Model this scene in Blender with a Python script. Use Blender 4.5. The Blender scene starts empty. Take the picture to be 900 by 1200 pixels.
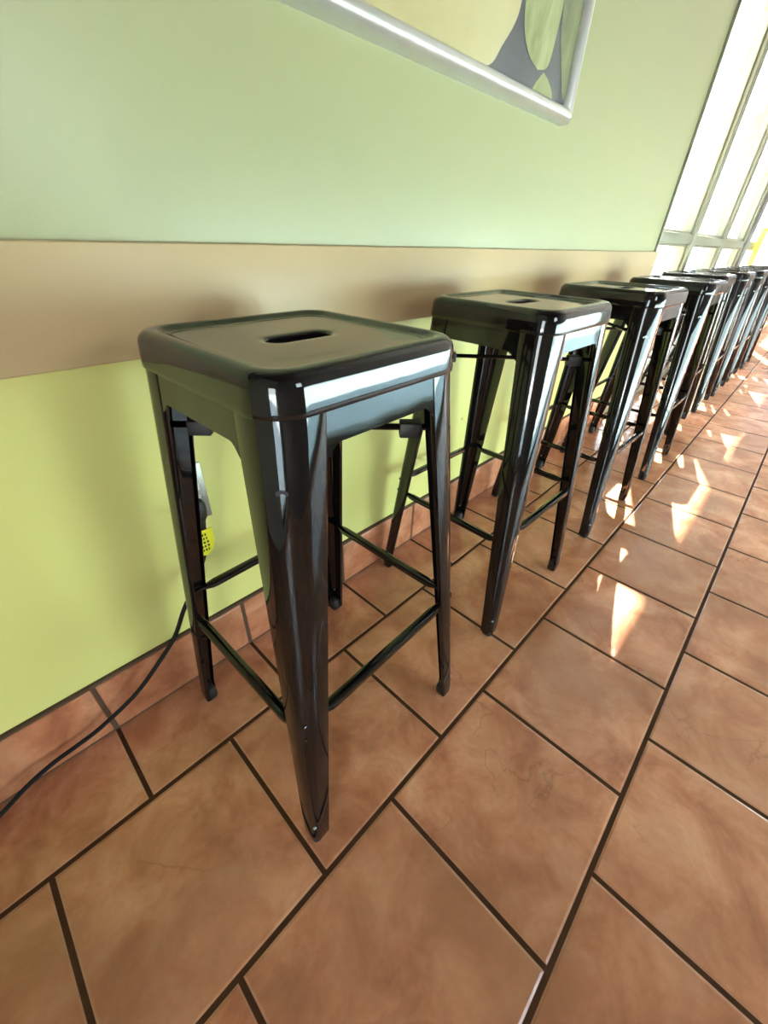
import bpy, bmesh, math, random
from mathutils import Vector, Matrix
random.seed(4)
scene = bpy.context.scene
COL = scene.collection
PI = math.pi

# ------------------------------------------------------------------ helpers
def link(o, parent=None):
    COL.objects.link(o)
    if parent is not None:
        o.parent = parent
    return o

def mesh_obj(name, bm, mat, parent=None, smooth=True, angle=35):
    bmesh.ops.recalc_face_normals(bm, faces=bm.faces)
    me = bpy.data.meshes.new(name)
    bm.to_mesh(me); bm.free()
    for m in (mat if isinstance(mat, (list, tuple)) else [mat]):
        me.materials.append(m)
    if smooth:
        for p in me.polygons: p.use_smooth = True
        me.set_sharp_from_angle(angle=math.radians(angle))
    return link(bpy.data.objects.new(name, me), parent)

def tag(o, label, cat, group=None):
    o['label'] = label; o['category'] = cat
    if group: o['group'] = group
    return o

def structure(o):
    o['kind'] = 'structure'
    return o

def empty(name, loc=(0, 0, 0), rz=0.0, parent=None):
    o = bpy.data.objects.new(name, None)
    o.empty_display_size = 0.05
    link(o, parent)
    o.location = loc; o.rotation_euler = (0, 0, rz)
    return o

def add_box(bm, x0, y0, z0, x1, y1, z1, bevel=0.0, seg=2, mi=0):
    r = bmesh.ops.create_cube(bm, size=1)
    vs = r['verts']
    for v in vs:
        v.co = Vector(((x0+x1)/2+v.co.x*(x1-x0), (y0+y1)/2+v.co.y*(y1-y0), (z0+z1)/2+v.co.z*(z1-z0)))
    fs = set(f for v in vs for f in v.link_faces)
    if bevel > 0:
        es = list({e for v in vs for e in v.link_edges})
        r2 = bmesh.ops.bevel(bm, geom=es, offset=bevel, segments=seg, profile=0.5, affect='EDGES')
        fs = set(f for f in r2['faces']) | set(f for f in fs if f.is_valid)
        fs |= {f for v in r2['verts'] for f in v.link_faces}
    for f in fs:
        if f.is_valid: f.material_index = mi

def loft(bm, loops, closed=True, cap0=False, cap1=False):
    rows = [[bm.verts.new(p) for p in L] for L in loops]
    n = len(rows[0])
    for a, b in zip(rows, rows[1:]):
        for i in range(n if closed else n-1):
            j = (i+1) % n
            bm.faces.new((a[i], a[j], b[j], b[i]))
    if cap0: bm.faces.new(rows[0][::-1])
    if cap1: bm.faces.new(rows[-1])
    return rows

def tube(bm, pts, rad, seg=10):
    pts = [Vector(p) for p in pts]
    loops = []
    prev = None
    for i, p in enumerate(pts):
        t = (pts[min(i+1, len(pts)-1)] - pts[max(i-1, 0)]).normalized()
        if prev is None:
            n = t.orthogonal().normalized()
        else:
            n = (prev - t*prev.dot(t)).normalized()
        prev = n
        b = t.cross(n)
        r = rad[i] if isinstance(rad, (list, tuple)) else rad
        loops.append([p + (n*math.cos(a)+b*math.sin(a))*r for a in (2*PI*k/seg for k in range(seg))])
    loft(bm, loops, True, True, True)

def spline(pts, n=8):
    P = [Vector(p) for p in pts]
    P = [P[0]*2-P[1]] + P + [P[-1]*2-P[-2]]
    out = []
    for i in range(1, len(P)-2):
        for k in range(n):
            t = k/n
            a, b, c, d = P[i-1], P[i], P[i+1], P[i+2]
            out.append(0.5*((2*b)+(c-a)*t+(2*a-5*b+4*c-d)*t*t+(3*b-a-3*c+d)*t**3))
    out.append(P[-2])
    return out

# ------------------------------------------------------------------ materials
def lin(r, g, b):
    f = lambda c: c/12.92 if c <= 0.04045 else ((c+0.055)/1.055)**2.4
    return (f(r/255), f(g/255), f(b/255), 1.0)

class NT:
    def __init__(self, name):
        self.m = bpy.data.materials.new(name); self.m.use_nodes = True
        self.t = self.m.node_tree
        self.p = self.t.nodes['Principled BSDF']
        self.out = self.t.nodes['Material Output']
    def n(self, typ, **kw):
        nd = self.t.nodes.new(typ)
        for k, v in kw.items():
            setattr(nd, k, v)
        return nd
    def l(self, a, b): self.t.links.new(a, b)
    def set(self, **kw):
        for k, v in kw.items():
            self.p.inputs[k.replace('_', ' ')].default_value = v
    def coords(self, scale=(1, 1, 1), loc=(0, 0, 0), kind='Object'):
        tc = self.n('ShaderNodeTexCoord'); mp = self.n('ShaderNodeMapping')
        mp.inputs['Scale'].default_value = scale; mp.inputs['Location'].default_value = loc
        self.l(tc.outputs[kind], mp.inputs['Vector']); return mp.outputs['Vector']
    def noise(self, vec, scale, detail=4, rough=0.5, dist=0.0):
        n = self.n('ShaderNodeTexNoise')
        n.inputs['Scale'].default_value = scale; n.inputs['Detail'].default_value = detail
        n.inputs['Roughness'].default_value = rough; n.inputs['Distortion'].default_value = dist
        self.l(vec, n.inputs['Vector']); return n.outputs['Fac']
    def ramp(self, fac, stops, interp='LINEAR'):
        r = self.n('ShaderNodeValToRGB'); r.color_ramp.interpolation = interp
        e = r.color_ramp.elements
        while len(e) < len(stops): e.new(0.5)
        for el, (p, c) in zip(e, stops):
            el.position = p
            el.color = c if isinstance(c, (tuple, list)) else (c, c, c, 1)
        self.l(fac, r.inputs['Fac']); return r.outputs['Color']
    def mix(self, fac, a, b, blend='MIX'):
        m = self.n('ShaderNodeMix', data_type='RGBA', blend_type=blend)
        for s, v in ((m.inputs['Factor'], fac), (m.inputs[6], a), (m.inputs[7], b)):
            if hasattr(v, 'links') or hasattr(v, 'is_linked'): self.l(v, s)
            else: s.default_value = v
        return m.outputs[2]
    def math(self, op, a, b=0.0):
        m = self.n('ShaderNodeMath', operation=op)
        for s, v in ((m.inputs[0], a), (m.inputs[1], b)):
            if hasattr(v, 'is_linked'): self.l(v, s)
            else: s.default_value = v
        return m.outputs[0]
    def bump(self, h, strength, dist=0.01, normal=None):
        b = self.n('ShaderNodeBump'); b.inputs['Strength'].default_value = strength
        b.inputs['Distance'].default_value = dist
        self.l(h, b.inputs['Height'])
        if normal is not None: self.l(normal, b.inputs['Normal'])
        return b.outputs['Normal']

S = 0.3087            # tile pitch (12 inch tile and joint)
Y_TILE = 0.486        # face of the tile skirting
Y_WALL = 0.497        # painted wall face

def tile_material(name, grid=True):
    k = NT(name)
    v = k.coords()
    big = k.noise(v, 2.3, 3, 0.55, 0.6)
    mid = k.noise(v, 9.0, 6, 0.62, 0.5)
    fine = k.noise(v, 70.0, 4, 0.6)
    col = k.ramp(mid, [(0.28, lin(144, 83, 58)), (0.45, lin(188, 118, 84)), (0.58, lin(210, 143, 106)), (0.75, lin(226, 166, 128))])
    col = k.mix(k.ramp(big, [(0.38, 0.0), (0.64, 0.65)]), col, lin(140, 88, 58))
    col = k.mix(k.ramp(fine, [(0.3, 0.0), (0.75, 0.22)]), col, lin(122, 78, 52))
    # cleft slate-like relief: thin contour cracks
    crackn = k.noise(v, 3.0, 7, 0.5, 0.3)
    cr = k.math('ABSOLUTE', k.math('SUBTRACT', crackn, 0.5))
    gate = k.ramp(k.noise(v, 3.7, 2, 0.5), [(0.54, 0.0), (0.60, 1.0)])
    crack = k.math('MULTIPLY', k.ramp(cr, [(0.0, 1.0), (0.0045, 0.0)]), gate)
    col = k.mix(k.math('MULTIPLY', crack, 0.4), col, lin(96, 58, 36))
    step = k.ramp(crackn, [(0.485, 0.0), (0.515, 1.0)])
    h = k.math('ADD', k.math('MULTIPLY', mid, 0.5), k.math('MULTIPLY', k.math('MULTIPLY', step, gate), 0.22))
    h = k.math('ADD', h, k.math('MULTIPLY', fine, 0.06))
    h = k.math('SUBTRACT', h, k.math('MULTIPLY', crack, 0.25))
    rough = k.ramp(k.noise(v, 14, 3, 0.6), [(0.3, 0.10), (0.7, 0.20)])
    nrm = k.bump(h, 0.22, 0.010)
    if grid:
        b = k.n('ShaderNodeTexBrick', offset=0.5, offset_frequency=2, squash=1.0, squash_frequency=2)
        b.inputs['Scale'].default_value = 1.0
        b.inputs['Brick Width'].default_value = S
        b.inputs['Row Height'].default_value = S
        b.inputs['Mortar Size'].default_value = 0.0048
        b.inputs['Mortar Smooth'].default_value = 0.25
        b.inputs['Color1'].default_value = (0, 0, 0, 1); b.inputs['Color2'].default_value = (1, 1, 1, 1)
        b.inputs['Mortar'].default_value = (0.5, 0.5, 0.5, 1)
        v2 = k.coords(loc=(0.0869*S + 0.5*S + 4*S, 20*S, 0))
        k.l(v2, b.inputs['Vector'])
        col = k.mix(k.math('MULTIPLY', b.outputs['Color'], 0.25), col, lin(184, 132, 96))
        b2 = k.n('ShaderNodeTexBrick', offset=0.5, offset_frequency=2, squash=1.0, squash_frequency=2)
        for nm in ('Scale', 'Brick Width', 'Row Height'):
            b2.inputs[nm].default_value = b.inputs[nm].default_value
        b2.inputs['Mortar Size'].default_value = 0.0085; b2.inputs['Mortar Smooth'].default_value = 0.6
        k.l(v2, b2.inputs['Vector'])
        edge = k.math('SUBTRACT', b2.outputs['Fac'], b.outputs['Fac'])
        col = k.mix(k.math('MULTIPLY', k.math('MAXIMUM', edge, 0.0), 0.3), col, lin(206, 156, 124))  # tile edges lightened, a gloss highlight put into the colour
        g = k.mix(k.noise(v, 40, 3), lin(56, 36, 24), lin(80, 52, 34))
        col = k.mix(b.outputs['Fac'], col, g)
        rough = k.mix(b.outputs['Fac'], rough, (0.75, 0.75, 0.75, 1))
        k.l(k.math('MULTIPLY', k.math('SUBTRACT', 1.0, b.outputs['Fac']), 0.55), k.p.inputs['Specular IOR Level'])
        nrm = k.bump(k.math('SUBTRACT', 1.0, b2.outputs['Fac']), 0.5, 0.003, nrm)
    k.l(col, k.p.inputs['Base Color']); k.l(rough, k.p.inputs['Roughness']); k.l(nrm, k.p.inputs['Normal'])
    if not grid: k.set(Specular_IOR_Level=0.55)
    return k.m

def paint(name, rgb, rough=0.4, spec=0.5, scuffs=False, bump=0.08):
    k = NT(name)
    v = k.coords()
    n = k.noise(v, 1.7, 3)
    c = lin(*rgb); d = tuple(x*0.93 for x in c[:3]) + (1,)
    col = k.mix(n, c, d)
    if scuffs:
        s = k.ramp(k.noise(k.coords((1, 1, 0.6)), 24, 2, 0.5, 0.4), [(0.765, 0.0), (0.79, 0.5)])
        col = k.mix(s, col, lin(120, 116, 70))
    k.l(col, k.p.inputs['Base Color'])
    k.set(Roughness=rough)
    k.set(Specular_IOR_Level=spec)
    k.l(k.bump(k.noise(v, 160, 3), bump, 0.002), k.p.inputs['Normal'])
    return k.m

def black_metal(name, chips=False):
    k = NT(name)
    v = k.coords()
    wob = k.noise(v, 11, 2, 0.5)
    c = k.mix(k.noise(v, 5, 3), (0.004, 0.0035, 0.0035, 1), (0.007, 0.0055, 0.005, 1))
    rough = k.ramp(k.noise(v, 22, 4), [(0.3, 0.035), (0.75, 0.08)])
    if chips:
        sp = k.n('ShaderNodeSeparateXYZ'); k.l(k.coords(), sp.inputs[0])
        inz = k.math('MULTIPLY', k.math('GREATER_THAN', sp.outputs['Z'], 0.05), k.math('LESS_THAN', sp.outputs['Z'], 0.30))
        edge = k.math('GREATER_THAN', k.math('ADD', sp.outputs['X'], k.math('MULTIPLY', sp.outputs['Z'], 0.015)), -0.147)
        ch = k.ramp(k.noise(k.coords((1, 1, 0.35)), 75, 3, 0.6), [(0.53, 0.0), (0.56, 1.0)])
        m = k.math('MULTIPLY', k.math('MULTIPLY', inz, edge), ch)
        c = k.mix(m, c, lin(196, 158, 132)); rough = k.mix(m, rough, (0.5, 0.5, 0.5, 1))
    k.l(c, k.p.inputs['Base Color']); k.l(rough, k.p.inputs['Roughness'])
    k.set(Specular_IOR_Level=0.55)
    k.l(k.bump(wob, 0.10, 0.004), k.p.inputs['Normal'])
    return k.m

def plain(name, rgb, rough=0.5, metal=0.0, spec=0.5):
    k = NT(name)
    n = k.noise(k.coords(), 18, 3)
    c = lin(*rgb)
    k.l(k.mix(n, c, tuple(x*0.88 for x in c[:3])+(1,)), k.p.inputs['Base Color'])
    k.set(Roughness=rough, Metallic=metal, Specular_IOR_Level=spec)
    return k.m

def glass_material(name='clear_glass', tint=(0.95, 0.97, 0.96, 1)):
    k = NT(name)
    tr = k.n('ShaderNodeBsdfTransparent'); tr.inputs[0].default_value = tint
    gl = k.n('ShaderNodeBsdfGlossy'); gl.inputs['Roughness'].default_value = 0.02
    lw = k.n('ShaderNodeLayerWeight'); lw.inputs['Blend'].default_value = 0.5
    fr = k.math('ADD', k.math('MULTIPLY', k.math('POWER', lw.outputs['Facing'], 5.0), 0.9), 0.04)
    mx = k.n('ShaderNodeMixShader')
    k.l(fr, mx.inputs[0]); k.l(tr.outputs[0], mx.inputs[1]); k.l(gl.outputs[0], mx.inputs[2])
    k.l(mx.outputs[0], k.out.inputs['Surface'])
    k.t.nodes.remove(k.p)
    return k.m

M_TILE = tile_material('terracotta_floor_tile')
M_SKIRT = tile_material('terracotta_skirting_tile', grid=False)
M_GROUT = plain('brown_grout', (84, 58, 38), 0.85)
M_GREEN_UP = paint('sage_green_paint', (164, 163, 118), 0.34, 0.5)
M_GREEN_LO = paint('lime_green_paint', (218, 212, 128), 0.42, 0.4, scuffs=True)
M_TRIM = paint('tan_trim_paint', (194, 168, 124), 0.38, 0.4)
M_WHITE = paint('off_white_paint', (226, 224, 214), 0.6)
M_CEIL = paint('ceiling_paint', (122, 120, 114), 0.7)
M_DARK = paint('brown_paint', (104, 94, 84), 0.6)
M_BLACK = black_metal('gloss_black_enamel')
M_BLACK_CHIP = black_metal('chipped_black_enamel', True)
M_RUBBER = plain('black_rubber', (24, 20, 19), 0.5)
M_RIVET = plain('worn_steel', (150, 148, 145), 0.35, 0.8)
M_ALU = plain('beige_window_metal', (122, 117, 94), 0.5, 0.0)
M_POST = plain('grey_post_metal', (98, 98, 96), 0.45, 0.1)
M_SILVER = plain('brushed_silver', (222, 220, 212), 0.30, 0.55)
M_STEEL = plain('stainless_plate', (176, 174, 164), 0.38, 0.8)
M_CORD = plain('black_cord_vinyl', (24, 19, 17), 0.6, 0.0, 0.25)
M_YELLOW = plain('yellow_tag_plastic', (240, 226, 40), 0.45)
M_PALEYEL = plain('pale_yellow_plastic', (228, 206, 72), 0.45)
M_BOARD = plain('white_board', (232, 230, 224), 0.5)
M_INK = plain('black_ink', (20, 20, 20), 0.6)
M_IVORY = plain('ivory_receptacle', (222, 216, 200), 0.4)
M_GLASS = glass_material()
M_GLASS_TEAL = glass_material('tinted_glass', (0.86, 0.97, 0.96, 1))
M_GLASS_GREY = glass_material('grey_tinted_glass', (0.24, 0.25, 0.26, 1))  # dims the added end window so its floor glare stays mild
M_PAVE = plain('pale_pavement', (228, 228, 224), 0.9)
M_BLOCKER = plain('pale_sun_blocker', (200, 198, 190), 0.9)

# ------------------------------------------------------------------ the room
XW = 2.492     # where the painted wall ends and the glazing starts
X0, X1 = -1.15, 12.0
YF = -1.40
H = 2.95

bm = bmesh.new(); add_box(bm, X0, YF, -0.10, X1, 0.70, 0.0)
structure(mesh_obj('floor', bm, M_TILE, smooth=False))
bm = bmesh.new(); add_box(bm, X0-0.15, YF-0.15, H, X1+0.15, 0.72, H+0.12)
structure(mesh_obj('ceiling', bm, M_CEIL, smooth=False))

# painted wall: lime below, sage above the board
ZT0, ZT1 = 0.703, 0.847
bm = bmesh.new()
add_box(bm, X0, Y_WALL, 0.0, XW, 0.70, 0.775, mi=0)
add_box(bm, X0, Y_WALL, 0.775, XW, 0.70, H, mi=1)
structure(mesh_obj('wall_back', bm, [M_GREEN_LO, M_GREEN_UP], smooth=False))

bm = bmesh.new()
add_box(bm, X0, Y_TILE-0.004, ZT0, XW+0.035, Y_WALL, ZT1, 0.0025, 2)
structure(mesh_obj('trim_1', bm, M_TRIM, angle=50))

bm = bmesh.new()
add_box(bm, X0, Y_TILE+0.003, 0.0, XW, Y_WALL, 0.148, mi=1)
o0 = -0.5886*S
n = -10
while o0 + n*S < XW:
    a = max(o0+n*S+0.004, X0); b = min(o0+(n+1)*S-0.004, XW)
    if b > a:
        add_box(bm, a, Y_TILE, 0.006, b, Y_WALL-0.002, 0.142, 0.003, 2, mi=0)
    n += 1
structure(mesh_obj('baseboard_back', bm, [M_SKIRT, M_GROUT], angle=50))

# other walls of the room, with glazed openings placed for light and reflections
def wall_with_opening(name, axis, pos, thick, lo, hi, holes, mat):
    """axis 'x': wall across x at x=pos..pos+thick, running lo..hi in y"""
    bm = bmesh.new()
    def bx(a, b, z0, z1):
        if b-a < 1e-4 or z1-z0 < 1e-4: return
        if axis == 'x': add_box(bm, pos, a, z0, pos+thick, b, z1)
        else: add_box(bm, a, pos, z0, b, pos+thick, z1)
    cur = lo
    for (a, b, z0, z1) in holes:
        bx(cur, a, 0, H); bx(a, b, 0, z0); bx(a, b, z1, H); cur = b
    bx(cur, hi, 0, H)
    return structure(mesh_obj(name, bm, mat, smooth=False))
HOLE_L = [(-1.25, -0.55, 0.05, 1.15)]
HOLE_F = [(0.20, 0.69, 0.92, 1.60), (0.70, 5.2, 0.04, 0.81)]
HOLE_R = [(-1.0, 0.1, 1.1, 2.8)]
wall_with_opening('wall_left', 'x', X0-0.15, 0.15, YF, 0.70, HOLE_L, M_WHITE)
wall_with_opening('wall_front', 'y', YF-0.15, 0.15, X0-0.15, X1+0.15, HOLE_F, M_DARK)
wall_with_opening('wall_right', 'x', X1, 0.15, YF, 0.70, HOLE_R, M_DARK)

def frame_box(bm, x0, z0, x1, z1, y0, y1, w, bev=0.003):
    add_box(bm, x0, y0, z0, x0+w, y1, z1, bev)
    add_box(bm, x1-w, y0, z0, x1, y1, z1, bev)
    add_box(bm, x0+w, y0, z0, x1-w, y1, z0+w, bev)
    add_box(bm, x0+w, y0, z1-w, x1-w, y1, z1, bev)

def unseen_window(name, axis, pos, a, b, z0, z1, muls, glass=None):
    bm = bmesh.new()
    frame_box(bm, a, z0, b, z1, -0.05, 0.05, 0.04)
    for i in range(1, muls):
        x = a+(b-a)*i/muls
        add_box(bm, x-0.02, -0.05, z0+0.04, x+0.02, 0.05, z1-0.04, 0.003)
    gm = bmesh.new(); add_box(gm, a+0.03, -0.004, z0+0.03, b-0.03, 0.004, z1-0.03)
    if axis == 'x':
        R = Matrix.Translation((pos, 0, 0)) @ Matrix.Rotation(PI/2, 4, 'Z')
    else:
        R = Matrix.Translation((0, pos, 0))
    bm.transform(R); gm.transform(R)
    f = structure(mesh_obj(name, bm, M_ALU, angle=50))
    mesh_obj('pane', gm, glass or M_GLASS, f, smooth=False)
    return f

# storefront glazing continuing the line of the painted wall
YG0, YG1 = 0.487, 0.60     # frame depth
YGL = 0.516                # glass
ZR0, ZR1 = 0.885, 0.932    # middle rail
def bay(name, x0, x1, wl, wr):
    bm = bmesh.new()
    add_box(bm, x0, YG0, 0, x0+wl, YG1, H, 0.004)
    add_box(bm, x1-wr, YG0, 0, x1, YG1, H, 0.004)
    add_box(bm, x0+wl, YG0+0.002, ZR0, x1-wr, YG1-0.002, ZR1, 0.003)
    add_box(bm, x0+wl, YG0+0.002, 0.0, x1-wr, YG1-0.002, 0.10, 0.003)
    add_box(bm, x0+wl, YG0+0.002, H-0.06, x1-wr, YG1-0.002, H, 0.003)
    # glazing beads
    for (za, zb) in ((0.10, ZR0), (ZR1, H-0.06)):
        for xa, xb in ((x0+wl, x0+wl+0.014), (x1-wr-0.014, x1-wr)):
            add_box(bm, xa, YGL-0.010, za, xb, YGL+0.020, zb, 0.002)
        add_box(bm, x0+wl, YGL-0.010, za, x1-wr, YGL+0.020, za+0.012, 0.002)
        add_box(bm, x0+wl, YGL-0.010, zb-0.012, x1-wr, YGL+0.020, zb, 0.002)
    f = structure(mesh_obj(name, bm, M_ALU, angle=50))
    for (za, zb) in ((0.108, ZR0-0.008), (ZR1+0.008, H-0.066)):
        g = bmesh.new(); add_box(g, x0+wl+0.010, YGL+0.003, za, x1-wr-0.010, YGL+0.009, zb)
        mesh_obj('pane', g, M_GLASS, f, smooth=False)
    return f
bay('window_1', XW, 3.19, 0.02, 0.045)
bay('window_2', 3.19, 4.125, 0.04, 0.045)
bay('window_3', 4.125, 5.06, 0.04, 0.045)
bm = bmesh.new(); add_box(bm, 5.06, 0.478, 0, 5.24, 0.62, H, 0.006)
structure(mesh_obj('trim_2', bm, M_POST, angle=50))
bay('window_4', 5.24, 7.2, 0.05, 0.06)
bay('window_5', 7.2, 9.6, 0.05, 0.06)
bay('window_10', 9.6, 12.0, 0.05, 0.06)
unseen_window('window_6', 'x', X0-0.08, *HOLE_L[0], 1)  # unseen, placed for the bright streak on the nearest leg
for i, n in ((1, 2),):
    unseen_window('window_%d' % (6+i), 'y', YF-0.08, *HOLE_F[i], n, M_GLASS_TEAL)  # unseen low window, placed and sized for stool reflections and wall light
unseen_window('window_8', 'y', YF-0.08, *HOLE_F[0], 1)  # unseen, added to light the left wall and throw the stool shadow
unseen_window('window_9', 'x', X1+0.08, *HOLE_R[0], 1, M_GLASS_GREY)  # unseen, added for window glare on the far floor

# outside: pavement, and an unseen slab added to cut the sun on the floor
bm = bmesh.new()
add_box(bm, -30, 0.70, -0.16, 40, 40, -0.04); add_box(bm, X1+0.15, -40, -0.16, 40, 0.70, -0.04)
add_box(bm, -30, -40, -0.16, X1+0.15, YF-0.15, -0.04); add_box(bm, -30, YF-0.15, -0.16, X0-0.15, 0.70, -0.04)
structure(mesh_obj('pavement', bm, M_PAVE, smooth=False))
bm = bmesh.new()
add_box(bm, -3, 0.70, 3.95, 8.6, 1.42, 4.10)
add_box(bm, -3, 0.70, H+0.12, 8.6, 0.86, 3.95)
structure(mesh_obj('sun_blocker', bm, M_BLOCKER, smooth=False))

# ------------------------------------------------------------------ bar stools
SEAT_H = 0.764
A = 0.150
def ac(z):                       # half width of the leg frame at height z
    return 0.1475 + (0.725-z)*(0.0535/0.725)
def rsq(a, r, z, n=32):          # rounded square, 4*n points
    pts = []
    for q in range(4):
        base = q*PI/2
        cx, cy = (a-r)*(1 if q in (0, 3) else -1), (a-r)*(1 if q in (0, 1) else -1)
        for i in range(n):
            t = base + (PI/2)*i/(n-1)
            pts.append(Vector((cx+r*math.cos(t), cy+r*math.sin(t), z)))
    return pts
def slot(hx, hy, z, n=32):       # stadium with the same number of points
    pts = []
    for q in range(4):
        base = q*PI/2
        cx = (hx-hy)*(1 if q in (0, 3) else -1)
        for i in range(n):
            t = base + (PI/2)*i/(n-1)
            pts.append(Vector((cx+hy*math.cos(t), hy*math.sin(t), z)))
    return pts

def seat_bm():
    bm = bmesh.new()
    L = []
    L.append(rsq(A-0.0025, 0.044, 0.7235))
    L.append(rsq(A-0.0005, 0.045, 0.7235))
    L.append(rsq(A, 0.045, 0.7245))
    for dz, dr in ((0.730, 0.0001), (0.736, 0.0005), (0.742, 0.0010)):
        L.append(rsq(A-dr, 0.045-dr, dz))
    for i in range(1, 9):
        t = i/8*PI/2
        L.append(rsq(A-0.0016-0.0144*(1-math.cos(t)), 0.0434-0.0124*(1-math.cos(t)), 0.748+0.016*math.sin(t)))
    L.append(rsq(A-0.021, 0.030, SEAT_H))
    L.append(rsq(A-0.024, 0.028, SEAT_H-0.0008))
    L.append(rsq(A-0.028, 0.026, SEAT_H-0.0036))
    L.append(rsq(A-0.032, 0.024, SEAT_H-0.0050))
    L.append(rsq(A-0.036, 0.022, SEAT_H-0.0054))
    L.append(rsq(A-0.060, 0.020, SEAT_H-0.0056))
    zc = SEAT_H-0.0058
    L.append(rsq(A-0.075, 0.020, zc))
    L.append(slot(0.060, 0.0290, zc))
    L.append(slot(0.050, 0.0195, zc))
    L.append(slot(0.0480, 0.0175, zc-0.0006))
    L.append(slot(0.0455, 0.0150, zc-0.0030))
    L.append(slot(0.0450, 0.0145, zc-0.0100))
    L.append(slot(0.0460, 0.0155, zc-0.0105))
    L.append(slot(0.0530, 0.0225, zc-0.0060))
    L.append(rsq(A-0.022, 0.030, SEAT_H-0.008))
    L.append(rsq(A-0.008, 0.040, SEAT_H-0.020))
    L.append(rsq(A-0.0025, 0.044, 0.7235))
    loft(bm, L)
    bmesh.ops.remove_doubles(bm, verts=bm.verts, dist=1e-5)
    return bm

def leg_section(z, t):
    """outer skin of the pressed L leg, in the + + corner; t = inset of the sheet"""
    C = ac(z)
    k = max(0.0, min(1.0, z/0.70))
    w = 0.030 + 0.033*k
    rc = 0.0105 + 0.0325*k
    if z < 0.03:
        C -= (0.03-z)*0.10
    pts = []
    lip = 0.008
    Ci = C-t
    r = max(rc-t, 0.003)
    pts.append((C-w+t, C-lip, z))
    pts.append((C-w+t, Ci-0.0025, z))
    pts.append((C-w+0.0008+t, Ci-0.0008, z))
    pts.append((C-w+0.0030, Ci, z))
    for i in range(11):
        a = PI/2*(1-i/10)
        pts.append((Ci-r+r*math.cos(a), Ci-r+r*math.sin(a), z))
    pts.append((Ci, C-w+0.0030, z))
    pts.append((Ci-0.0008, C-w+0.0008+t, z))
    pts.append((Ci-0.0025, C-w+t, z))
    pts.append((C-lip, C-w+t, z))
    return pts

def leg_bm(sx, sy):
    bm = bmesh.new()
    zs = [0.010, 0.020, 0.03, 0.08, 0.16, 0.25, 0.35, 0.45, 0.55, 0.64, 0.70, 0.727]
    outer = [leg_section(z, 0.0) for z in zs]
    inner = [leg_section(z, 0.0014) for z in zs]
    loops = [o + i[::-1] for o, i in zip(outer, inner)]
    loft(bm, loops, True, True, True)
    for v in bm.verts: v.co.x *= sx; v.co.y *= sy
    return bm

def foot_bm(sx, sy):
    bm = bmesh.new()
    C = ac(0)-0.0165
    def ring(h, z, r):
        return [p + Vector((C, C, 0)) for p in rsq(h, r, z, 5)]
    loft(bm, [ring(0.0095, 0.0, 0.005), ring(0.0115, 0.0015, 0.006), ring(0.0130, 0.006, 0.007), ring(0.0133, 0.014, 0.007),
              ring(0.0120, 0.026, 0.006), ring(0.0100, 0.034, 0.005), ring(0.0060, 0.037, 0.003)], True, True, True)
    for v in bm.verts: v.co.x *= sx; v.co.y *= sy
    return bm

def rivet_bm(sx, sy):
    bm = bmesh.new()
    z = 0.058
    C = ac(z); rc = 0.0105+0.0325*z/0.7
    c = C-rc+rc*math.sqrt(0.5)
    bmesh.ops.create_uvsphere(bm, u_segments=12, v_segments=8, radius=0.0030)
    for v in bm.verts: v.co += Vector((c, c, z))
    for v in bm.verts: v.co.x *= sx; v.co.y *= sy
    return bm

def apron_bm(q):
    """panel hanging under the seat between two legs, with chamfered ends"""
    bm = bmesh.new()
    prof = [(-0.100, 0.728), (-0.100, 0.668), (-0.0905, 0.672), (-0.086, 0.6755), (-0.078, 0.684), (-0.074, 0.6868), (-0.070, 0.688),
            (0.070, 0.688), (0.074, 0.6868), (0.078, 0.684), (0.086, 0.6755), (0.0905, 0.672), (0.100, 0.668), (0.100, 0.728)]
    f = [bm.verts.new((u, -(ac(z)-0.0018), z)) for u, z in prof]
    b = [bm.verts.new((u, -(ac(z)-0.0032), z)) for u, z in prof]
    bm.faces.new(f); bm.faces.new(b[::-1])
    for i in range(len(f)):
        j = (i+1) % len(f); bm.faces.new((f[i], b[i], b[j], f[j]))
    # turned-in lower lip
    add_box(bm, -0.064, -(ac(0.688)-0.0020), 0.6878, 0.064, -(ac(0.688)-0.0090), 0.6892)
    bm.transform(Matrix.Rotation(q*PI/2, 4, 'Z'))
    return bm

def bar_bm(q, z):
    """pressed foot rest: flattened necked ends, wide middle"""
    bm = bmesh.new()
    C = ac(z)
    y = -(C-0.0075)
    e = C-0.006
    st = [(-e, 0.0035, 0.0040, 0.0030), (-e+0.030, 0.0035, 0.0042, 0.0025), (-e+0.048, 0.0062, 0.0075, 0.0), (-e+0.056, 0.0068, 0.0085, 0.0),
          (0.0, 0.0068, 0.0085, 0.0),
          (e-0.056, 0.0068, 0.0085, 0.0), (e-0.048, 0.0062, 0.0075, 0.0), (e-0.030, 0.0035, 0.0042, 0.0025), (e, 0.0035, 0.0040, 0.0030)]
    loops = []
    for x, hz, hy, dz in st:
        L = []
        for i in range(12):
            a = 2*PI*i/12
            ca, sa = math.cos(a), math.sin(a)
            sq = lambda c: math.copysign(abs(c)**0.55, c)
            L.append((x, y+0.004-0.002+hy*sq(ca), z+dz+hz*sq(sa)))
        loops.append(L)
    loft(bm, loops, True, True, True)
    bm.transform(Matrix.Rotation(q*PI/2, 4, 'Z'))
    return bm

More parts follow.
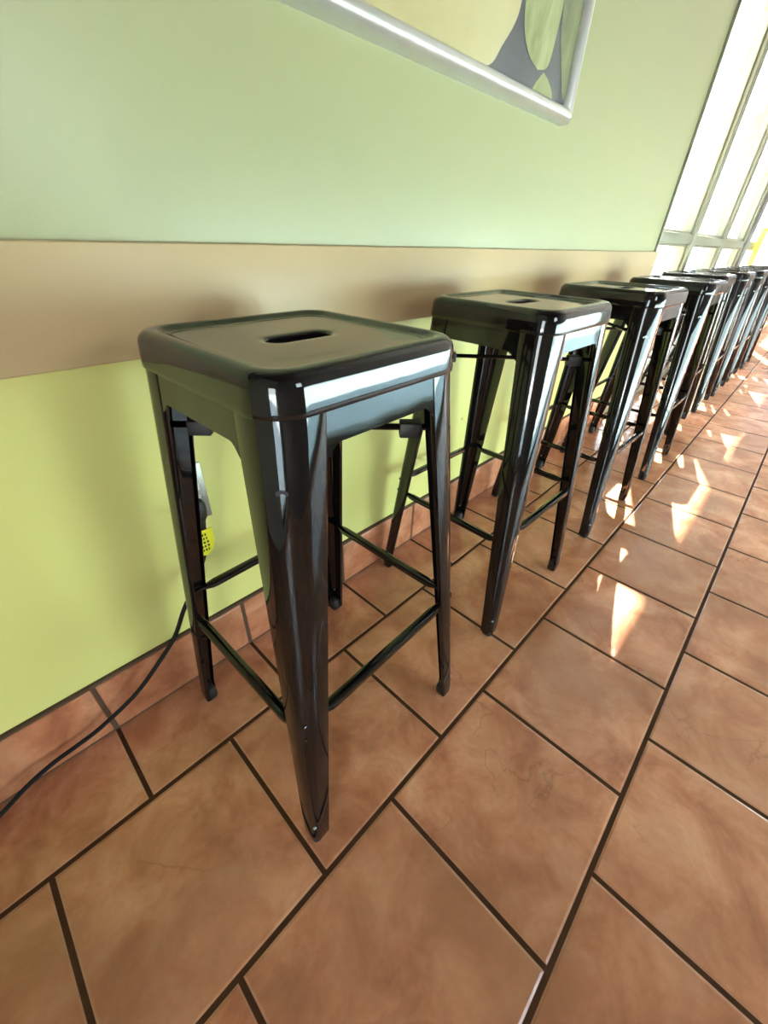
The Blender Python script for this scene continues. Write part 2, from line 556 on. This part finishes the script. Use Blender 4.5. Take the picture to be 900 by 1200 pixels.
def brace_bm(d, z):
    bm = bmesh.new()
    e = ac(z)-0.012
    loops = []
    for t in (-1, -0.5, 0, 0.5, 1):
        c = Vector((t*e, t*e*d, z))
        nrm = Vector((-d, 1, 0)).normalized()
        L = []
        for i in range(12):
            a = 2*PI*i/12
            L.append(c + nrm*0.0065*math.cos(a) + Vector((0, 0, 0.0045*math.sin(a))))
        loops.append(L)
    loft(bm, loops, True, True, True)
    return bm

def bumper_bm(d, z, s):
    bm = bmesh.new()
    add_box(bm, -0.015, -0.011, -0.013, 0.015, 0.011, 0.008, 0.002)
    e = ac(z)-0.012
    bm.transform(Matrix.Translation((s*e*0.72, s*e*0.72*d, z)) @ Matrix.Rotation(math.atan2(d, 1), 4, 'Z'))
    return bm

def make_stool():
    root = empty('bar_stool')
    mesh_obj('seat', seat_bm(), M_BLACK, root, angle=40)
    for q in range(4):
        mesh_obj('apron', apron_bm(q), M_BLACK, root, angle=30)
    for sx, sy in ((-1, -1), (1, -1), (1, 1), (-1, 1)):
        l = mesh_obj('leg', leg_bm(sx, sy), M_BLACK, root, angle=40)
        mesh_obj('rubber_foot', foot_bm(sx, sy), M_RUBBER, l)
        mesh_obj('rivet', rivet_bm(sx, sy), M_RIVET, l)
    for q in range(4):
        mesh_obj('foot_rest', bar_bm(q, (0.304, 0.310, 0.312, 0.278)[q]), M_BLACK, root)
    for d, z in ((1, 0.652), (-1, 0.642)):
        b = mesh_obj('cross_brace', brace_bm(d, z), M_BLACK, root)
        for s in (-1, 1):
            mesh_obj('bumper', bumper_bm(d, z, s), M_RUBBER, b)
    return root

def copy_tree(o, parent=None):
    c = o.copy(); COL.objects.link(c)
    if parent is not None:
        c.parent = parent
    for ch in list(o.children):
        copy_tree(ch, c)
    return c

STOOLS = [  # x, y, turn in degrees, label
    (0.178, 0.243, 1.5, 'nearest glossy black metal bar stool, standing before the plugged-in wall outlet'),
    (0.775, 0.262, -1.0, 'second glossy black bar stool from the camera, with chipped paint low on its front leg'),
    (1.397, 0.252, -1.5, 'third black metal bar stool from the camera, its seat half lit by the window'),
    (2.020, 0.245, 0.0, 'fourth black metal bar stool from the camera, standing where the tan wall board ends'),
    (2.686, 0.308, 0.0, 'fifth black metal bar stool from the camera, pushed slightly closer to the window wall'),
    (3.240, 0.292, 0.0, 'sixth black metal bar stool from the camera, in the far half of the row'),
    (3.745, 0.280, 0.0, 'seventh black metal bar stool from the camera, third from the far end'),
    (4.290, 0.278, 0.0, 'eighth black metal bar stool from the camera, next to last in the row'),
    (4.907, 0.266, 0.0, 'ninth and last black metal bar stool, at the far end of the row'),
]
proto = make_stool()
for i, (x, y, a, lab) in enumerate(STOOLS):
    o = proto if i == 0 else copy_tree(proto)
    o.location = (x, y, 0); o.rotation_euler = (0, 0, math.radians(a))
    tag(o, lab, 'bar stool', 'black metal bar stools in a row along the wall')
    if i == 1:
        for ch in o.children:
            if ch.name.startswith('leg'):
                ch.data = ch.data.copy(); ch.data.materials[0] = M_BLACK_CHIP
                ch['label'] = 'black leg with chipped enamel'
                break

# ------------------------------------------------------------------ picture on the wall
YP0, YP1 = 0.462, Y_WALL
px0, px1, pz0, pz1 = -0.55, 1.249, 1.124, 2.10
fw = 0.032
pic = empty('framed_picture', ((px0+px1)/2, Y_WALL, pz0))
tag(pic, 'silver-framed food picture with pale yellow and green shapes on the green wall', 'picture')
def local(bm, root):
    bm.transform(Matrix.Translation(-Vector(root.location)))
    return bm
bm = bmesh.new()
def rail(p, q, inn):
    """rounded moulding from p to q in the xz plane, mitred; inn = inward direction"""
    loops = []
    d = (Vector(q)-Vector(p)).normalized()
    for pt, sgn in ((p, 1), (q, -1)):
        L = []
        for i in range(13):
            a = PI*i/12
            u = fw/2*(1-math.cos(a))
            h = (YP1-YP0)*(0.35+0.65*math.sin(a))
            P = Vector(pt) + Vector(inn)*u + d*u*sgn
            L.append((P.x, YP1-h, P.z))
        L.append((L[-1][0], YP1, L[-1][2])); 
        L.append((pt[0], YP1, pt[2]))
        loops.append(L)
    loft(bm, loops, True, True, True)
rail((px0, 0, pz0), (px1, 0, pz0), (0, 0, 1))
rail((px1, 0, pz1), (px0, 0, pz1), (0, 0, -1))
rail((px1, 0, pz0), (px1, 0, pz1), (-1, 0, 0))
rail((px0, 0, pz1), (px0, 0, pz0), (1, 0, 0))
mesh_obj('frame', local(bm, pic), M_SILVER, pic, angle=40)

def print_mat(name, c1, c2, scale, stretch=(1, 1, 1)):
    k = NT(name)
    v = k.coords(stretch)
    k.l(k.ramp(k.noise(v, scale, 4, 0.55, 0.8), [(0.3, lin(*c1)), (0.7, lin(*c2))]), k.p.inputs['Base Color'])
    k.set(Roughness=0.35)
    return k.m
M_P_BG = print_mat('print_slate', (70, 72, 76), (92, 92, 92), 4)
M_P_YEL = print_mat('print_pale_yellow', (182, 168, 118), (202, 190, 142), 3.0)
M_P_RIM = print_mat('print_cream_rim', (196, 182, 140), (206, 194, 154), 9)
M_P_GRN = print_mat('print_leaf_green', (112, 118, 72), (176, 178, 128), 16, (1, 1, 0.35))
M_P_GR2 = print_mat('print_dull_green', (92, 98, 68), (138, 140, 102), 16, (1, 1, 0.35))
bm = bmesh.new()
YQ = 0.482
def poly(pts, y, mi):
    f = bm.faces.new([bm.verts.new((x, y, z)) for x, z in pts]); f.material_index = mi
def smooth_poly(pts, n=6):
    return [(v.x, v.z) for v in spline([(x, 0, z) for x, z in pts]+[(pts[0][0], 0, pts[0][1])], n)[:-1]]
poly([(px0+0.02, pz0+0.02), (px1-0.02, pz0+0.02), (px1-0.02, pz1-0.02), (px0+0.02, pz1-0.02)], YQ, 0)
blob = [(0.30, 1.150), (0.62, 1.148), (0.80, 1.152), (0.862, 1.162), (0.897, 1.196), (0.933, 1.235), (0.946, 1.27), (0.955, 1.36), (0.90, 1.55), (0.70, 1.72), (0.35, 1.76), (0.05, 1.62), (-0.08, 1.42), (0.02, 1.24)]
poly(smooth_poly([(x+0.006 if x > 0.5 else x, z) for x, z in blob]), YQ-0.0004, 2)
poly(smooth_poly([(x-0.004 if x > 0.5 else x+0.004, z+0.004) for x, z in blob]), YQ-0.0008, 1)
poly(smooth_poly([(1.058, 1.190), (1.10, 1.203), (1.116, 1.25), (1.125, 1.34), (1.115, 1.44), (1.06, 1.50), (0.99, 1.44), (0.968, 1.34), (0.970, 1.25), (1.006, 1.207)]), YQ-0.0010, 3)
poly(smooth_poly([(1.088, 1.192), (1.120, 1.182), (1.150, 1.160), (1.130, 1.146), (1.050, 1.146), (1.056, 1.166)]), YQ-0.0010, 3)
poly(smooth_poly([(1.192, 1.178), (1.216, 1.170), (1.226, 1.25), (1.228, 1.38), (1.19, 1.46), (1.14, 1.40), (1.126, 1.32), (1.138, 1.26)]), YQ-0.0012, 4)
mesh_obj('print', local(bm, pic), [M_P_BG, M_P_YEL, M_P_RIM, M_P_GRN, M_P_GR2], pic, smooth=False)
bm = bmesh.new(); add_box(bm, px0+0.01, YQ+0.001, pz0+0.01, px1-0.01, Y_WALL-0.001, pz1-0.01)
mesh_obj('backing', local(bm, pic), M_INK, pic, smooth=False)

# ------------------------------------------------------------------ outlet, plug, cord
out = empty('wall_outlet', (0.0865, Y_WALL, 0.457))
tag(out, 'brushed steel wall outlet plate behind the nearest stool', 'outlet')
bm = bmesh.new(); add_box(bm, -0.027, -0.0055, -0.058, 0.027, -0.0003, 0.058, 0.002, 2)
mesh_obj('cover_plate', bm, M_STEEL, out, angle=50)
for dz in (0.0195, -0.0195):
    bm = bmesh.new(); add_box(bm, -0.0155, -0.0075, dz-0.0145, 0.0155, -0.0045, dz+0.0145, 0.004, 3)
    rc = mesh_obj('receptacle', bm, M_IVORY, out, angle=50)
    if dz > 0:
        s = bmesh.new()
        for dx, hh in ((-0.0065, 0.004), (0.0065, 0.0032)):
            add_box(s, dx-0.001, -0.0080, dz+0.001-hh, dx+0.001, -0.0070, dz+0.001+hh)
        mesh_obj('slot', s, M_INK, rc, smooth=False)
bm = bmesh.new(); bmesh.ops.create_uvsphere(bm, u_segments=10, v_segments=6, radius=0.003)
for v in bm.verts: v.co.y = v.co.y*0.5-0.0062
mesh_obj('screw', bm, M_RIVET, out)

cord = empty('power_cord', (0.080, 0.466, 0.437))
tag(cord, 'black power cord with plug and yellow tag running from the outlet along the skirting', 'power cord')
bm = bmesh.new()
def pl(w, d, z, y0):
    return [Vector((w*math.cos(a), y0+d*math.sin(a), z)) for a in (2*PI*i/16 for i in range(16))]
loft(bm, [pl(0.006, 0.006, 0.021, 0.004), pl(0.012, 0.012, 0.018, 0.003), pl(0.0155, 0.0155, 0.010, 0.002), pl(0.016, 0.0165, -0.002, 0.002),
          pl(0.014, 0.015, -0.014, 0.001), pl(0.009, 0.009, -0.024, 0.0), pl(0.007, 0.007, -0.036, 0.0), pl(0.006, 0.006, -0.044, 0.0)], True, True, True)
add_box(bm, -0.013, 0.012, -0.010, 0.013, 0.0225, 0.012, 0.002)
mesh_obj('plug', bm, M_RUBBER, cord)
path = [(0.080, 0.466, 0.395), (0.072, 0.464, 0.345), (0.035, 0.455, 0.290), (0.000, 0.450, 0.247), (-0.030, 0.450, 0.196), (-0.065, 0.452, 0.158), (-0.127, 0.460, 0.098),
        (-0.196, 0.464, 0.064), (-0.241, 0.463, 0.056), (-0.282, 0.460, 0.054), (-0.324, 0.456, 0.044), (-0.365, 0.448, 0.030), (-0.45, 0.43, 0.012), (-0.60, 0.42, 0.0045), (-0.80, 0.44, 0.0045)]
bm = bmesh.new(); tube(bm, spline([Vector(p)-Vector(cord.location) for p in path], 8), 0.0042, 10)
mesh_obj('cable', bm, M_CORD, cord)
bm = bmesh.new()
prof = [(-0.016, -0.040), (0.016, -0.040), (0.0165, -0.066), (0.010, -0.088), (-0.004, -0.098), (-0.016, -0.092)]
f = [bm.verts.new((x, 0.0, z)) for x, z in prof]; b = [bm.verts.new((x, 0.0012, z)) for x, z in prof]
bm.faces.new(f); bm.faces.new(b[::-1])
for i in range(len(f)):
    j = (i+1) % len(f); bm.faces.new((f[i], b[i], b[j], f[j]))
bm.transform(Matrix.Translation((-0.003, -0.0085, 0)))
tg = mesh_obj('warning_tag', bm, M_YELLOW, cord, smooth=False); tg['label'] = 'yellow tag with black print'
bm = bmesh.new()
for r in range(5):
    z = -0.050 - r*0.0085
    for c in range(3):
        x = -0.013+0.0055*c + random.uniform(-0.001, 0.001)
        add_box(bm, x, -0.0092, z-0.0022, x+random.uniform(0.002, 0.0036), -0.0084, z+0.0022)
mesh_obj('print_mark', bm, M_INK, tg, smooth=False)

# ------------------------------------------------------------------ stand beyond the window post
st = empty('display_stand', (5.62, 0.33, 0.0))
tag(st, 'white upright stand with a pale yellow edge by the grey window post', 'stand')
bm = bmesh.new(); add_box(bm, -0.03, -0.20, 0.03, 0.03, 0.105, 1.02, 0.008, 3)
mesh_obj('panel', bm, M_BOARD, st, angle=50)
bm = bmesh.new(); add_box(bm, -0.036, 0.1052, 0.03, 0.036, 0.150, 1.05, 0.012, 4)
mesh_obj('edge_strip', bm, M_PALEYEL, st, angle=50)
bm = bmesh.new(); add_box(bm, -0.15, -0.20, 0.0, 0.15, 0.15, 0.029, 0.006, 2)
mesh_obj('base', bm, M_POST, st, angle=50)

# ------------------------------------------------------------------ light
w = bpy.data.worlds.new('sky_world'); scene.world = w; w.use_nodes = True
nt = w.node_tree
bg = nt.nodes['Background']
tc = nt.nodes.new('ShaderNodeTexCoord'); sp = nt.nodes.new('ShaderNodeSeparateXYZ')
rp = nt.nodes.new('ShaderNodeValToRGB')
nt.links.new(tc.outputs['Generated'], sp.inputs[0]); nt.links.new(sp.outputs['Z'], rp.inputs['Fac'])
e = rp.color_ramp.elements
e[0].position = 0.0; e[0].color = (0.93, 0.97, 1.0, 1)
e[1].position = 0.6; e[1].color = (0.62, 0.80, 1.0, 1)
nt.links.new(rp.outputs['Color'], bg.inputs['Color'])
bg.inputs['Strength'].default_value = 14.0

sd = bpy.data.lights.new('sun', 'SUN'); sd.energy = 118.0; sd.angle = math.radians(0.6); sd.color = (1.0, 0.97, 0.92)
so = bpy.data.objects.new('sun', sd); COL.objects.link(so)
el = math.radians(40.5); az = math.radians(-160)
d = Vector((math.cos(az)*math.cos(el), math.sin(az)*math.cos(el), -math.sin(el)))
so.rotation_euler = d.to_track_quat('-Z', 'Y').to_euler(); so.location = (8, 6, 8)

def portal(name, loc, rot, sx, sy):
    L = bpy.data.lights.new(name, 'AREA'); L.shape = 'RECTANGLE'; L.size = sx; L.size_y = sy
    L.cycles.is_portal = True
    o = bpy.data.objects.new(name, L); COL.objects.link(o); o.location = loc; o.rotation_euler = rot
# light portals only guide sky sampling at the openings (they give no light of their own)
portal('portal_back', ((XW+12)/2, 0.66, 1.5), (-PI/2, 0, 0), 12-XW, 2.9)
portal('portal_front', (2.95, YF-0.2, 0.425), (PI/2, 0, 0), 4.5, 0.77)
portal('portal_front', (0.445, YF-0.2, 1.26), (PI/2, 0, 0), 0.49, 0.68)
portal('portal_right', (X1+0.2, -0.45, 1.95), (0, PI/2, 0), 1.7, 1.1)
portal('portal_left', (X0-0.2, -0.9, 0.60), (0, -PI/2, 0), 1.10, 0.70)

# ------------------------------------------------------------------ camera
cd = bpy.data.cameras.new('camera'); co = bpy.data.objects.new('camera', cd); COL.objects.link(co)
cd.sensor_fit = 'AUTO'; cd.sensor_width = 36.0; cd.lens = 475.57/1200*36.0
cd.clip_start = 0.02; cd.clip_end = 200
R = Matrix.Rotation(-0.82043, 4, 'Z') @ Matrix.Rotation(0.97848, 4, 'X') @ Matrix.Rotation(0.03552, 4, 'Z')
co.matrix_world = Matrix.Translation((-0.43847*S, -0.65334*S, 2.78674*S)) @ R
scene.camera = co

vs = scene.view_settings
vs.view_transform = 'Standard'; vs.look = 'None'; vs.gamma = 1.0; vs.use_curve_mapping = False
vs.exposure = 0.27
